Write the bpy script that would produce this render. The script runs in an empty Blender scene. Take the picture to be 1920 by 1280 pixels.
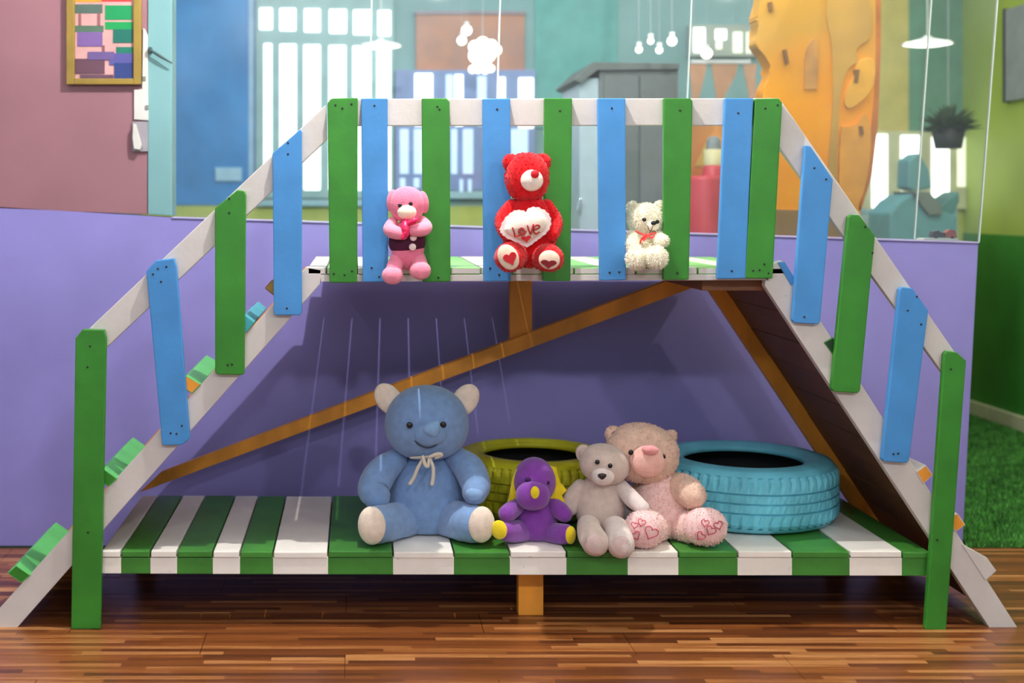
import bpy, bmesh, math, random
from mathutils import Vector, Matrix, Euler
random.seed(7)
R = math.radians
scene = bpy.context.scene
C = scene.collection

# ------------------------------------------------------------------ camera
D, F, VX, VY = 4.0, 2400.0, 665.0, 380.0      # distance to picket plane, focal px, principal point
CX, CZ = (VX - 960) / 600.0, (1180 - VY) / 600.0
cam_d = bpy.data.cameras.new('camera'); cam = bpy.data.objects.new('camera', cam_d); C.objects.link(cam)
cam.location = (CX, -D, CZ); cam.rotation_euler = (R(90), 0, 0)
cam_d.sensor_width = 36; cam_d.lens = F / 1920 * 36
cam_d.shift_x = (960 - VX) / 1920.0; cam_d.shift_y = (VY - 640) / 1920.0
cam_d.clip_end = 100
cam_d.dof.use_dof = True; cam_d.dof.focus_distance = D + .08; cam_d.dof.aperture_fstop = 1.7
scene.camera = cam
# ------------------------------------------------------------------ world, lights, exposure
w = bpy.data.worlds.new('world'); scene.world = w; w.use_nodes = True
w.node_tree.nodes['Background'].inputs[0].default_value = (.80, .88, 1, 1)
w.node_tree.nodes['Background'].inputs[1].default_value = .60
def area(name, loc, size, energy, col=(1, 1, 1), rot=(0, 0, 0)):
    l = bpy.data.lights.new(name, 'AREA'); l.shape = 'RECTANGLE'; l.size, l.size_y = size
    l.energy = energy; l.color = col
    o = bpy.data.objects.new(name, l); C.objects.link(o); o.location = loc; o.rotation_euler = rot
    return o
def point(name, loc, energy, radius, col=(1, .95, .86)):
    l = bpy.data.lights.new(name, 'POINT'); l.energy = energy; l.shadow_soft_size = radius; l.color = col
    o = bpy.data.objects.new(name, l); C.objects.link(o); o.location = loc
    return o
area('ceiling_panel_light', (.2, -1.0, 3.14), (3.6, .6), 5, (1, .98, .96))  # added overhead fill, put in to light the picket fronts
point('downlight_over_deck', (-.326, -.33, 3.07), 215, .012, (1, .98, .95))
point('downlight_right', (2.1, -.36, 3.07), 50, .022)
point('downlight_left', (-2.0, -.36, 3.07), 14, .022)
for k, xx in enumerate((-2.2, 0.2, 2.6)):
    point('ceiling_lamp_front', (xx, -4.6, 3.15), (115, 140, 140)[k], .1, (.97, .985, 1))
area('back_room_light', (.8, 1.45, 3.12), (4.6, .7), 84, (1, .98, .96))  # added fill that lights the tree front and the rear wall
area('back_room_light_far', (.8, 3.3, 3.12), (4.6, .7), 34, (.95, .98, 1))  # second added fill, lifts the far end of the room
vs = scene.view_settings
vs.view_transform = 'Standard'; vs.look = 'None'; vs.gamma = 1; vs.use_curve_mapping = False; vs.exposure = 0.0

# ------------------------------------------------------------------ helpers
def lin(c):
    return tuple(((v/255)/12.92 if v/255 <= .04045 else ((v/255+.055)/1.055)**2.4) for v in c)
def P(px, py, Y):
    k = (D + Y) / F
    return Vector((CX + (px - VX) * k, Y, CZ - (py - VY) * k))
def K(Y): return (D + Y) / F

MATS = {}
def mat(name, col, rough=.55, var=.06, vscale=9, bump=.0, bscale=120, spec=.4, emit=0, sheen=0, stretch=None, col2=None, wear=None, metallic=0):
    if name in MATS: return MATS[name]
    m = bpy.data.materials.new(name); m.use_nodes = True; nt = m.node_tree; N = nt.nodes; L = nt.links
    b = N['Principled BSDF']; c = lin(col)
    b.inputs['Roughness'].default_value = rough
    b.inputs['Specular IOR Level'].default_value = spec
    b.inputs['Metallic'].default_value = metallic
    if sheen:
        b.inputs['Sheen Weight'].default_value = sheen; b.inputs['Sheen Roughness'].default_value = .6
    geo = N.new('ShaderNodeNewGeometry'); pos = geo.outputs['Position']
    if stretch:
        mp = N.new('ShaderNodeMapping'); mp.inputs['Scale'].default_value = stretch; L.new(pos, mp.inputs[0]); pos = mp.outputs[0]
    nz = N.new('ShaderNodeTexNoise'); nz.inputs['Scale'].default_value = vscale; nz.inputs['Detail'].default_value = 5
    L.new(pos, nz.inputs['Vector'])
    rp = N.new('ShaderNodeValToRGB'); rp.color_ramp.elements[0].position = .3; rp.color_ramp.elements[1].position = .7
    c2 = lin(col2) if col2 else c
    rp.color_ramp.elements[0].color = (*[max(0, v*(1-var*1.6)) for v in c], 1)
    rp.color_ramp.elements[1].color = (*[min(1, v*(1+var*1.6)) for v in c2], 1)
    L.new(nz.outputs['Fac'], rp.inputs[0]); out = rp.outputs[0]
    if wear:
        n2 = N.new('ShaderNodeTexNoise'); n2.inputs['Scale'].default_value = 38; n2.inputs['Detail'].default_value = 8; n2.inputs['Roughness'].default_value = .75
        L.new(pos, n2.inputs['Vector'])
        r2 = N.new('ShaderNodeValToRGB'); r2.color_ramp.elements[0].position = wear[0]; r2.color_ramp.elements[1].position = wear[0]+.03
        L.new(n2.outputs['Fac'], r2.inputs[0])
        mx = N.new('ShaderNodeMix'); mx.data_type = 'RGBA'; L.new(r2.outputs[0], mx.inputs[0]); L.new(out, mx.inputs[6]); mx.inputs[7].default_value = (*lin(wear[1]), 1)
        out = mx.outputs[2]
    L.new(out, b.inputs['Base Color'])
    if bump:
        n3 = N.new('ShaderNodeTexNoise'); n3.inputs['Scale'].default_value = bscale; n3.inputs['Detail'].default_value = 4; L.new(pos, n3.inputs['Vector'])
        bp = N.new('ShaderNodeBump'); bp.inputs['Strength'].default_value = bump; bp.inputs['Distance'].default_value = .004
        L.new(n3.outputs['Fac'], bp.inputs['Height']); L.new(bp.outputs[0], b.inputs['Normal'])
    if emit:
        b.inputs['Emission Color'].default_value = (*c, 1); b.inputs['Emission Strength'].default_value = emit
    MATS[name] = m; return m

def origin(parent):
    v = Vector((0, 0, 0))
    while parent is not None:
        v += parent.location; parent = parent.parent
    return v
def link(name, me, parent=None, label=None):
    o = bpy.data.objects.new(name, me); C.objects.link(o)
    if parent is not None: o.parent = parent
    if label: o['label'] = label
    return o
def from_bm(name, bm, mats, parent=None, smooth=False, label=None):
    off = origin(parent)
    if off.length: bmesh.ops.translate(bm, verts=bm.verts, vec=-off)
    bmesh.ops.recalc_face_normals(bm, faces=bm.faces)
    me = bpy.data.meshes.new(name); bm.to_mesh(me); bm.free()
    for m in (mats if isinstance(mats, (list, tuple)) else [mats]): me.materials.append(m)
    if smooth:
        for p in me.polygons: p.use_smooth = True
    return link(name, me, parent, label)
def tag(o, label=None, cat=None, group=None, kind=None):
    if label: o['label'] = label
    if cat: o['category'] = cat
    if group: o['group'] = group
    if kind: o['kind'] = kind
    return o
def thing(name, loc, label, cat, group=None):
    o = bpy.data.objects.new(name, None); C.objects.link(o); o.location = loc; o.empty_display_size = .05
    return tag(o, label, cat, group)
def prism_bm(pts, Y0, Y1, bevel=.0, seg=2):
    """pts: world (x,z) outline extruded from Y0 (front) to Y1"""
    bm = bmesh.new()
    f = [bm.verts.new((p[0], Y0, p[1])) for p in pts]; b = [bm.verts.new((p[0], Y1, p[1])) for p in pts]
    n = len(pts); bm.faces.new(f); bm.faces.new(b[::-1])
    for i in range(n): bm.faces.new((f[i], b[i], b[(i+1) % n], f[(i+1) % n]))
    if bevel: bmesh.ops.bevel(bm, geom=list(bm.edges), offset=bevel, segments=seg, affect='EDGES', profile=.6)
    return bm
def prism(name, pxs, Y0, Y1, m, parent=None, bevel=.003, label=None, endmat=None, Yref=None):
    yr = Y0 if Yref is None else Yref
    pts = [(P(x, y, yr).x, P(x, y, yr).z) for x, y in pxs]
    bm = prism_bm(pts, Y0, Y1, bevel)
    mats = [m]
    if endmat:
        mats.append(endmat); bm.normal_update()
        for f in bm.faces:
            if all(abs(v.co.y - Y0) < .0005 for v in f.verts): f.material_index = 1
    return from_bm(name, bm, mats, parent, label=label)
def box_bm(x0, x1, y0, y1, z0, z1, bevel=0):
    return prism_bm([(x0, z0), (x1, z0), (x1, z1), (x0, z1)], y0, y1, bevel)
def box(name, x0, x1, y0, y1, z0, z1, m, parent=None, bevel=.002, label=None):
    return from_bm(name, box_bm(x0, x1, y0, y1, z0, z1, bevel), m, parent, label=label)
def rect(x0, y0, x1, y1): return [(x0, y0), (x1, y0), (x1, y1), (x0, y1)]
def ball_bm(c, rx, ry, rz, rot=None, seg=28, rings=18, power=1.0, fn=None, bm=None):
    bm = bm or bmesh.new(); M = rot.to_matrix() if rot else Matrix.Identity(3)
    def sp(v): return math.copysign(abs(v)**power, v)
    vs = []
    def mk(u, t):
        v = Vector((rx*sp(math.sin(t))*sp(math.cos(u)), ry*sp(math.sin(t))*sp(math.sin(u)), rz*sp(math.cos(t))))
        if fn: v = fn(v)
        return bm.verts.new(Vector(c) + M @ v)
    top = mk(0, 0); bot = mk(0, math.pi)
    for i in range(1, rings): vs.append([mk(2*math.pi*j/seg, math.pi*i/rings) for j in range(seg)])
    for j in range(seg):
        k = (j+1) % seg
        bm.faces.new((top, vs[0][j], vs[0][k])); bm.faces.new((bot, vs[-1][k], vs[-1][j]))
        for i in range(rings-2): bm.faces.new((vs[i][j], vs[i+1][j], vs[i+1][k], vs[i][k]))
    return bm
def catmull(pts, n):
    pts = [Vector(p) for p in pts]
    if len(pts) == 2: return [pts[0].lerp(pts[1], i/n) for i in range(n+1)]
    q = [pts[0]*2-pts[1]] + pts + [pts[-1]*2-pts[-2]]; out = []
    for i in range(1, len(q)-2):
        for s in range(n):
            t = s/n; a, b, c, d = q[i-1], q[i], q[i+1], q[i+2]
            out.append(.5*((2*b) + (c-a)*t + (2*a-5*b+4*c-d)*t*t + (3*b-a-3*c+d)*t**3))
    out.append(pts[-1]); return out
def sweep_bm(pts, seg=12, n=5, caps=True, bm=None, closed=False, flat=1.0):
    """pts: 4-vectors x,y,z,r"""
    bm = bm or bmesh.new(); s = catmull([tuple(p) for p in pts], n)
    path = [(Vector(p[:3]), max(p[3], 1e-4)) for p in s]
    if caps:
        def cap(a, b):
            d = (a[0]-b[0]).normalized(); r = a[1]
            return [(a[0]+d*r*math.sin(R(t)), r*math.cos(R(t))) for t in (80, 60, 40, 20)]
        path = cap(path[0], path[1]) + path + cap(path[-1], path[-2])[::-1]
    rings = []; up = None
    for i, (c, r) in enumerate(path):
        t = (path[min(i+1, len(path)-1)][0] - path[max(i-1, 0)][0]).normalized()
        if up is None: up = Vector((0, 1, 0)) if abs(t.y) < .85 else Vector((1, 0, 0))
        u = (up - t*up.dot(t)).normalized(); v = t.cross(u); up = u
        rings.append([bm.verts.new(c + (u*math.cos(a)*r*flat + v*math.sin(a)*r)) for a in [2*math.pi*j/seg for j in range(seg)]])
    for i in range(len(rings)-1):
        for j in range(seg):
            k = (j+1) % seg; bm.faces.new((rings[i][j], rings[i][k], rings[i+1][k], rings[i+1][j]))
    bm.faces.new(rings[0][::-1]); bm.faces.new(rings[-1]); return bm
def lathe_bm(profile, c, seg=48, fn=None, bm=None):
    bm = bm or bmesh.new(); rings = []
    for i, (r, z) in enumerate(profile):
        rings.append([bm.verts.new((c[0]+(r+(fn(i, j) if fn else 0))*math.cos(2*math.pi*j/seg), c[1]+(r+(fn(i, j) if fn else 0))*math.sin(2*math.pi*j/seg), c[2]+z)) for j in range(seg)])
    for i in range(len(rings)-1):
        for j in range(seg):
            k = (j+1) % seg; bm.faces.new((rings[i][j], rings[i][k], rings[i+1][k], rings[i+1][j]))
    return bm

# ------------------------------------------------------------------ materials
GREEN = mat('green_paint', (50, 126, 38), .42, .10, 7, .12, 60, wear=(.685, (190, 196, 170)))
BLUE = mat('blue_paint', (68, 138, 200), .45, .06, 7, .12, 60, wear=(.69, (214, 220, 224)))
WHITE = mat('white_paint', (206, 200, 195), .5, .05, 6, .15, 60, wear=(.66, (168, 150, 128)))
BGREEN = mat('bench_green_paint', (62, 128, 48), .4, .10, 7, .12, 60, wear=(.685, (120, 90, 60)))
BWHITE = mat('bench_white_paint', (240, 234, 224), .42, .05, 6, .15, 60, wear=(.66, (165, 140, 115)))
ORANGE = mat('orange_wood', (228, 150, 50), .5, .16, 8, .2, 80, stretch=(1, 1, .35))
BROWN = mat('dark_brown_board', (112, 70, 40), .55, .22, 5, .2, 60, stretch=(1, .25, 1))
SCREW = mat('screw_dark', (35, 32, 34), .5, .1)
PURPLE = mat('purple_wall_paint', (136, 129, 196), .6, .05, 3, .08, 40)

# ------------------------------------------------------------------ floor: laminate boards
def floor_material():
    m = bpy.data.materials.new('laminate_print'); m.use_nodes = True; nt = m.node_tree; N = nt.nodes; L = nt.links
    b = N['Principled BSDF']; geo = N.new('ShaderNodeNewGeometry'); sep = N.new('ShaderNodeSeparateXYZ'); L.new(geo.outputs['Position'], sep.inputs[0])
    def mth(op, a, bb=None):
        n = N.new('ShaderNodeMath'); n.operation = op
        for i, v in enumerate((a, bb)):
            if v is None: continue
            if isinstance(v, (int, float)): n.inputs[i].default_value = v
            else: L.new(v, n.inputs[i])
        return n.outputs[0]
    row = mth('FLOOR', mth('DIVIDE', sep.outputs[1], .0245))
    wn = N.new('ShaderNodeTexWhiteNoise'); wn.noise_dimensions = '1D'; L.new(row, wn.inputs['W'])
    xs = mth('DIVIDE', mth('ADD', sep.outputs[0], mth('MULTIPLY', wn.outputs['Value'], 3.7)), .42)
    cell = mth('FLOOR', xs)
    cb = N.new('ShaderNodeCombineXYZ'); L.new(cell, cb.inputs[0]); L.new(row, cb.inputs[1])
    w2 = N.new('ShaderNodeTexWhiteNoise'); w2.noise_dimensions = '2D'; L.new(cb.outputs[0], w2.inputs['Vector'])
    mp = N.new('ShaderNodeMapping'); mp.inputs['Scale'].default_value = (1.6, 90, 1); L.new(geo.outputs['Position'], mp.inputs[0])
    nz = N.new('ShaderNodeTexNoise'); nz.inputs['Scale'].default_value = 1.6; nz.inputs['Detail'].default_value = 5; L.new(mp.outputs[0], nz.inputs[0])
    f = mth('ADD', mth('MULTIPLY', w2.outputs['Value'], .55), mth('MULTIPLY', nz.outputs['Fac'], .62))
    rp = N.new('ShaderNodeValToRGB'); e = rp.color_ramp.elements
    e[0].position = .22; e[0].color = (*lin((70, 36, 18)), 1); e[1].position = .95; e[1].color = (*lin((200, 142, 88)), 1)
    a = e.new(.45); a.color = (*lin((104, 55, 25)), 1); a = e.new(.70); a.color = (*lin((136, 78, 35)), 1)
    L.new(f, rp.inputs[0]); L.new(rp.outputs[0], b.inputs['Base Color'])
    b.inputs['Roughness'].default_value = .32; b.inputs['Specular IOR Level'].default_value = .45
    return m
LAM = floor_material()
fl = tag(box('floor', -3.2, 3.6, -4.6, .955, -.12, -.014, mat('screed', (90, 60, 40), .8)), kind='structure')
BW, BL = .196, 1.29
bme = None
nrow = 0; Y = .953
while Y > -2.0:
    x = -3.1 + (nrow*.43 % BL) - BL
    while x < 3.5:
        x0, x1 = max(x, -3.19), min(x+BL, 3.59)
        if x1-x0 > .05: box('plank', x0+.0008, x1-.0008, Y-BW+.0008, Y-.0008, -.014, 0, LAM, fl, bevel=.0012)
        x += BL
    Y -= BW; nrow += 1
box('plank', -3.19, 3.59, -4.6, Y-.001, -.014, 0, LAM, fl, bevel=.001)['kind'] = 'stuff'

# ------------------------------------------------------------------ half wall and left upper wall
WY = .96
wall = prism('wall_back', [(-260, 382), (0, 388), (330, 408), (1835, 455), (1805, 1024), (-260, 1024)], WY, WY+.11, PURPLE, bevel=.004)
tag(wall, 'purple painted half wall behind the wooden play bridge', kind='structure')
cap_pts = [(322, 406.5), (1836, 453.5), (1836, 456), (322, 409)]
prism('capping', cap_pts, WY-.006, WY+.112, mat('cap_trim', (176, 168, 214), .5), wall, .001)
PINK = mat('pink_wall_paint', (146, 103, 112), .65, .06, 2.5, .05, 30)
pinkw = prism('wall_left', [(-260, -560), (276, -560), (276, 402), (-260, 382)], WY, WY+.1, PINK, bevel=.003)
tag(pinkw, 'pink upper wall panel at the left above the purple half wall', kind='structure')
TEAL = mat('pale_teal_paint', (114, 158, 162), .55, .05, 3)
col = prism('trim_1', [(277, -560), (322, -560), (322, 404.5), (277, 402)], WY-.004, WY+.12, TEAL, bevel=.004)
tag(col, 'pale teal door post between pink wall and glass', kind='structure')

# glass partition
def glass_mat():
    m = bpy.data.materials.new('clear_glass'); m.use_nodes = True; N = m.node_tree.nodes; L = m.node_tree.links
    for n in list(N):
        if n.type != 'OUTPUT_MATERIAL': N.remove(n)
    t = N.new('ShaderNodeBsdfTransparent'); t.inputs[0].default_value = (.955, .985, .975, 1)
    g = N.new('ShaderNodeBsdfGlossy'); g.inputs['Roughness'].default_value = .03
    fr = N.new('ShaderNodeFresnel'); fr.inputs[0].default_value = 1.45
    mx = N.new('ShaderNodeMixShader'); L.new(fr.outputs[0], mx.inputs[0]); L.new(t.outputs[0], mx.inputs[1]); L.new(g.outputs[0], mx.inputs[2])
    df = N.new('ShaderNodeBsdfDiffuse'); df.inputs[0].default_value = (.82, .9, 1, 1)  # bluish reflection haze put into the glass colour, together with real dust spots
    nz = N.new('ShaderNodeTexNoise'); nz.inputs['Scale'].default_value = 2.2; nz.inputs['Detail'].default_value = 6
    geo = N.new('ShaderNodeNewGeometry'); L.new(geo.outputs['Position'], nz.inputs['Vector'])
    mr = N.new('ShaderNodeMapRange'); mr.inputs[1].default_value = .35; mr.inputs[2].default_value = .7; mr.inputs[3].default_value = .006; mr.inputs[4].default_value = .04
    L.new(nz.outputs['Fac'], mr.inputs[0])
    m2 = N.new('ShaderNodeMixShader'); L.new(mr.outputs[0], m2.inputs[0]); L.new(mx.outputs[0], m2.inputs[1]); L.new(df.outputs[0], m2.inputs[2])
    L.new(m2.outputs[0], N['Material Output'].inputs[0]); return m
GLASS = glass_mat()
EDGE = mat('glass_edge', (196, 214, 212), .2, .03)
def sx(x0, y0, x1, y1, y): return x0 + (x1-x0)*(y-y0)/(y1-y0)
seams = [(322, 0, 322, 405), (697, 0, 690, 415), (938, 0, 926, 425), (1297, 0, 1278, 435), (1747, 0, 1715, 448), (1871, 0, 1836, 454)]
win1 = bpy.data.objects.new('window_1', None); C.objects.link(win1); win1.location = P(1080, 430, WY+.03)
tag(win1, 'frameless clear glass partition standing on the purple half wall', kind='structure')
GY = WY+.03
for i in range(5):
    a, b = seams[i], seams[i+1]; g = 1.2
    ty = -480
    pl = [(sx(*a[:4], ty)+g, ty), (sx(*b[:4], ty)-g, ty), (b[2]-g, b[3]), (a[2]+g, a[3])]
    prism('pane', pl, GY, GY+.008, GLASS, win1, 0)
for a in seams[1:]:
    ty = -480
    prism('pane_edge', [(sx(*a[:4], ty)-1.1, ty), (sx(*a[:4], ty)+1.1, ty), (a[2]+1.1, a[3]), (a[2]-1.1, a[3])], GY-.001, GY+.009, EDGE, win1, 0)

# ------------------------------------------------------------------ the room beyond the glass
RX, BY = 3.42, 4.25
LIME = mat('lime_wall_paint', (156, 174, 78), .6, .06, 2)
wr = box('wall_right', RX, RX+.1, WY-2.5, BY, 1.14, 3.2, LIME, bevel=0); tag(wr, 'lime green upper side wall at the far right', kind='structure')
box('dado', RX-.004, RX+.1, WY-2.5, BY, 0, 1.14, mat('dark_green_dado', (48, 122, 42), .55, .12, 3), wr, 0)
bb = tag(box('baseboard_right', RX-.03, RX-.004, WY, BY, .0, .085, mat('cream_skirting', (206, 206, 168), .5)), kind='structure')
wb = tag(box('wall_rear', -2.6, RX, BY, BY+.1, 0, 3.2, mat('rear_wall_teal', (128, 164, 166), .65, .06, 2), bevel=0), 'grey teal rear wall of the room beyond the glass', kind='structure')
tag(box('wall_side', -2.7, -2.6, WY+.12, BY, 0, 3.2, mat('side_wall_blue', (74, 128, 178), .6), bevel=0), kind='structure')
tag(box('ceiling', -3.2, 3.6, -6.6, BY+.1, 3.2, 3.3, mat('ceiling_white', (225, 225, 225), .8), bevel=0), kind='structure')
def rpanel(name, r, m, dy=.012, label=None): return prism(name, rect(*r), BY-dy, BY-.0005, m, wb, .001, label)
rpanel('panel', (262, -420, 479, 384), mat('blue_panel_paint', (58, 138, 204), .4, .10, 2.2, col2=(74, 152, 216)))
rpanel('panel', (466, -420, 477, 372), mat('pale_blue_trim', (170, 205, 232), .4), .02)
rpanel('panel', (1003, -420, 1158, 240), mat('teal_panel_paint', (98, 166, 162), .5))
rpanel('panel', (1640, -420, 1704, 392), mat('tan_yellow_panel', (200, 184, 104), .5))
rpanel('panel', (1704, -420, 1818, 392), mat('sea_green_panel', (98, 146, 122), .5))
rpanel('dado', (262, 386, 1640, 900), mat('lime_dado', (186, 196, 92), .5), .02)
rpanel('dado', (1640, 392, 1815, 760), mat('lime_dado', (186, 196, 92), .5), .02)
rpanel('ledge', (738, 358, 1010, 372), mat('ledge_pale', (160, 196, 205), .5), .06)
rpanel('ledge', (480, 374, 738, 386), mat('ledge_pale', (160, 196, 205), .5), .06)
turf_m = mat('turf_base', (40, 84, 32), .9, .2, 20)
gf = tag(box('turf_base', -2.6, RX, WY+.0, BY, -.02, .0, turf_m, bevel=0), kind='structure')
# artificial grass
gb = bmesh.new()
gm = mat('grass_blade', (58, 122, 46), .7, .3, 14, col2=(74, 140, 54))
for i in range(52000):
    y = WY + (BY-WY)*random.random()**1.35; xl = max(1.35, .18 + 1.2*0)
    x = 1.88 + random.random()*(RX-1.93)
    if x < CX+1140*(D+y)/F: continue
    h = .012+random.random()*.014; a = random.random()*6.28; wd = .004; l = random.uniform(-.01, .01), random.uniform(-.01, .01)
    v = [gb.verts.new((x-math.cos(a)*wd, y-math.sin(a)*wd, 0)), gb.verts.new((x+math.cos(a)*wd, y+math.sin(a)*wd, 0)), gb.verts.new((x+l[0], y+l[1], h))]
    gb.faces.new(v)
tag(from_bm('artificial_grass', gb, gm), 'short green artificial grass covering the floor beyond the half wall', 'grass', kind='stuff')

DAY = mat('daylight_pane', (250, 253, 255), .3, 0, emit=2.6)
DAYB = mat('daylight_pane_soft', (190, 214, 240), .3, 0, emit=.75)
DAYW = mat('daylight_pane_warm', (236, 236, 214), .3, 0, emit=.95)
def window(n, fr, panes, fm, label, Yw=BY-.06):
    o = bpy.data.objects.new('window_%d' % n, None); C.objects.link(o); o.location = P((fr[0]+fr[2])/2, fr[3], Yw)
    tag(o, label, kind='structure')
    prism('window_frame', rect(*fr), Yw, BY-.001, fm, o, .004)
    for (x0, y0, x1, y1, m) in panes:
        prism('pane', rect(x0, y0, x1, y1), Yw-.008, Yw+.002, m, o, .002)
    return o
fgrey = mat('window_frame_grey', (150, 182, 182), .5)
pw = []
for (a, b), (c, d) in zip([(487, 510), (525, 554), (571, 600), (618, 649), (663, 695), (709, 732)], [(495, 509), (525, 555), (570, 600), (617, 648), (662, 695), (707, 732)]):
    k = (a-487)/245*13
    pw += [(a, 15+k*.4, b, 55+k, DAY), (c, 82+k*.5, d, 356, DAY)]
window(2, (479, -4, 738, 372), pw, fgrey, 'large bright window with grey bars left of the deck')
pm = [(778, 138, 811, 236, DAY), (836, 140, 849, 236, DAYB), (853, 140, 868, 236, DAY), (895, 143, 912, 236, DAYB), (935, 145, 947, 236, DAY), (973, 146, 1000, 240, DAY),
      (750, 242, 766, 326, DAYB), (776, 242, 794, 326, DAYB), (846, 242, 857, 326, DAYB), (868, 242, 887, 326, DAYB), (958, 242, 990, 300, DAYB), (750, 334, 760, 352, DAYB), (776, 334, 786, 352, DAYB), (862, 336, 868, 360, DAYB), (878, 336, 884, 360, DAYB)]
window(3, (741, 131, 1004, 357), pm, mat('window_frame_blue', (132, 150, 196), .5), 'low blue framed window with many narrow panes behind the pink bear')
window(4, (1292, 46, 1424, 106), [(1300, 52, 1322, 98, DAY), (1342, 55, 1362, 74, DAY), (1343, 76, 1354, 92, DAYW), (1375, 60, 1392, 99, DAYW), (1400, 60, 1418, 100, DAYW)], mat('window_frame_sand', (160, 168, 158), .5), 'small high window with four panes beside the orange tree')
window(5, (1596, 246, 1814, 392), [(1603, 252, 1610, 388, DAYW), (1636, 252, 1664, 390, DAY), (1690, 254, 1724, 300, DAY), (1690, 304, 1702, 386, DAYW), (1748, 256, 1780, 390, DAY), (1796, 257, 1811, 350, DAYW)], mat('window_frame_olive', (200, 198, 160), .5), 'bright low window between the orange tree and the lime wall')  # window reflection in the glass, built as glowing panes on the rear wall

# ------------------------------------------------------------------ lower slatted platform
bench = thing('slatted_platform', (.0, .4, 0), 'low green and white striped slatted platform under the bridge', 'platform')
FY = .03
ed = [(190, 227, 'w'), (227, 282, 'g'), (282, 332, 'w'), (332, 399, 'g'), (399, 450, 'w'), (450, 512, 'g'), (512, 615, 'w'), (615, 737, 'g'), (737, 851, 'w'), (851, 956, 'g'), (956, 1062, 'w'), (1062, 1177, 'g'), (1177, 1272, 'w'), (1272, 1383, 'g'), (1383, 1485, 'w'), (1485, 1593, 'g'), (1593, 1691, 'w'), (1691, 1745, 'g')]
zt = P(0, 1033, FY).z
for i, (a, b, c) in enumerate(ed):
    m = BGREEN if c == 'g' else BWHITE
    xa, xb = P(a, 0, FY).x, P(b, 0, FY).x; dz = random.uniform(-.002, .002)
    box('slat', xa+.0025, xb-.0025, FY-.004, .79, zt-.02+dz, zt+dz, m, bench, .0035)
    box('fascia_block', xa-.0005, xb+.0005, FY, FY+.022, P(0, 1075+i*.25, FY).z, zt-.021, m, bench, .002)
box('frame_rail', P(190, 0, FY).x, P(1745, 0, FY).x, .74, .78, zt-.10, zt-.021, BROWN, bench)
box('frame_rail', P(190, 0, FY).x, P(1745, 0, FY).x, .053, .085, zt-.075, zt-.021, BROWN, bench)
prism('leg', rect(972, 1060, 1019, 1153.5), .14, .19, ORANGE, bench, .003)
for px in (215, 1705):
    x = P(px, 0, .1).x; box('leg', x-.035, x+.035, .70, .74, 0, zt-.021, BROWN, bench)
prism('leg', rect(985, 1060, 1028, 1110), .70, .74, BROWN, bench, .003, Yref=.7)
l_ = bench.children[-1]

# ------------------------------------------------------------------ the play bridge
bridge = thing('play_bridge', (0, .4, 0), 'wooden play bridge with green, blue and white pickets and ramps', 'play structure')
PT = .022
def picket(pts, m, screws=()):
    o = prism('picket', pts, 0, PT, m, bridge, .0035)
    if screws:
        bm = bmesh.new()
        for (x, y) in screws:
            c = P(x, y, 0); r = .0036
            ball_bm((c.x, -.0004, c.z), r, .0012, r, seg=10, rings=6, bm=bm)
        from_bm('screw_heads', bm, SCREW, o)['kind'] = 'stuff'
    return o
picket([(614, 193), (622, 184), (671, 183), (670, 530), (618, 530)], GREEN, [(629, 197), (642, 203), (659, 195), (626, 513), (646, 515), (660, 508)])
picket([(677, 184), (727, 184), (728, 528), (680, 529)], BLUE, [(702, 198), (697, 502), (711, 519)])
picket([(791, 184), (837, 184), (843, 190), (845, 528), (793, 529)], GREEN, [(820, 200), (824, 205), (822, 520)])
picket([(905, 185), (957, 184), (958, 527), (907, 528)], BLUE, [(932, 205), (919, 503), (936, 515)])
picket([(1021, 184), (1073, 184), (1070, 527), (1018, 527)], GREEN, [(1050, 208)])
picket([(1121, 184), (1173, 184), (1174, 525), (1125, 526)], BLUE, [(1147, 203), (1143, 511), (1161, 510)])
picket([(1245, 184), (1295, 184), (1299, 190), (1292, 524), (1244, 525)], GREEN, [(1275, 207), (1270, 512)])
picket([(1360, 184), (1413, 184), (1398, 522), (1345, 523)], BLUE, [(1384, 212), (1372, 508)])
picket([(1416, 185), (1460, 184), (1467, 192), (1449, 522), (1397, 522)], GREEN, [(1435, 203), (1458, 197), (1424, 506), (1412, 507), (1433, 495), (1441, 512)])
picket([(511, 287), (563, 242), (566, 246), (566, 587), (562, 591), (516, 591), (513, 587)], BLUE, [(540, 289), (540, 268), (538, 578)])
picket([(403, 390), (445, 356), (458, 358), (461, 366), (458, 700), (454, 703), (407, 702), (403, 698)], GREEN, [(430, 372), (430, 399), (427, 684), (435, 683)])
picket([(274, 508), (292, 488), (326, 484), (331, 500), (356, 822), (342, 834), (304, 835)], BLUE, [(287, 514), (302, 528), (296, 504), (312, 500), (320, 812), (331, 813), (341, 798)])
picket([(141, 634), (155, 617), (195, 618), (199, 634), (188, 1179), (133, 1179)], GREEN, [(169, 649), (164, 688), (165, 998)])
picket([(1510, 272), (1520, 274), (1562, 336), (1538, 604), (1534, 608), (1489, 605), (1486, 600)], BLUE, [(1527, 315), (1549, 336), (1508, 594)])
picket([(1591, 406), (1597, 402), (1612, 403), (1641, 442), (1613, 732), (1608, 737), (1563, 734), (1559, 728)], GREEN, [(1622, 425), (1636, 474)])
picket([(1687, 543), (1692, 538), (1711, 540), (1741, 582), (1705, 863), (1700, 868), (1657, 865), (1654, 860)], BLUE, [(1719, 556), (1702, 582), (1727, 608), (1675, 851), (1684, 850)])
picket([(1771, 664), (1776, 658), (1794, 660), (1812, 676), (1774, 1181), (1735, 1180)], GREEN, [(1783, 692), (1757, 1012)])
RB = PT+.001
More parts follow.
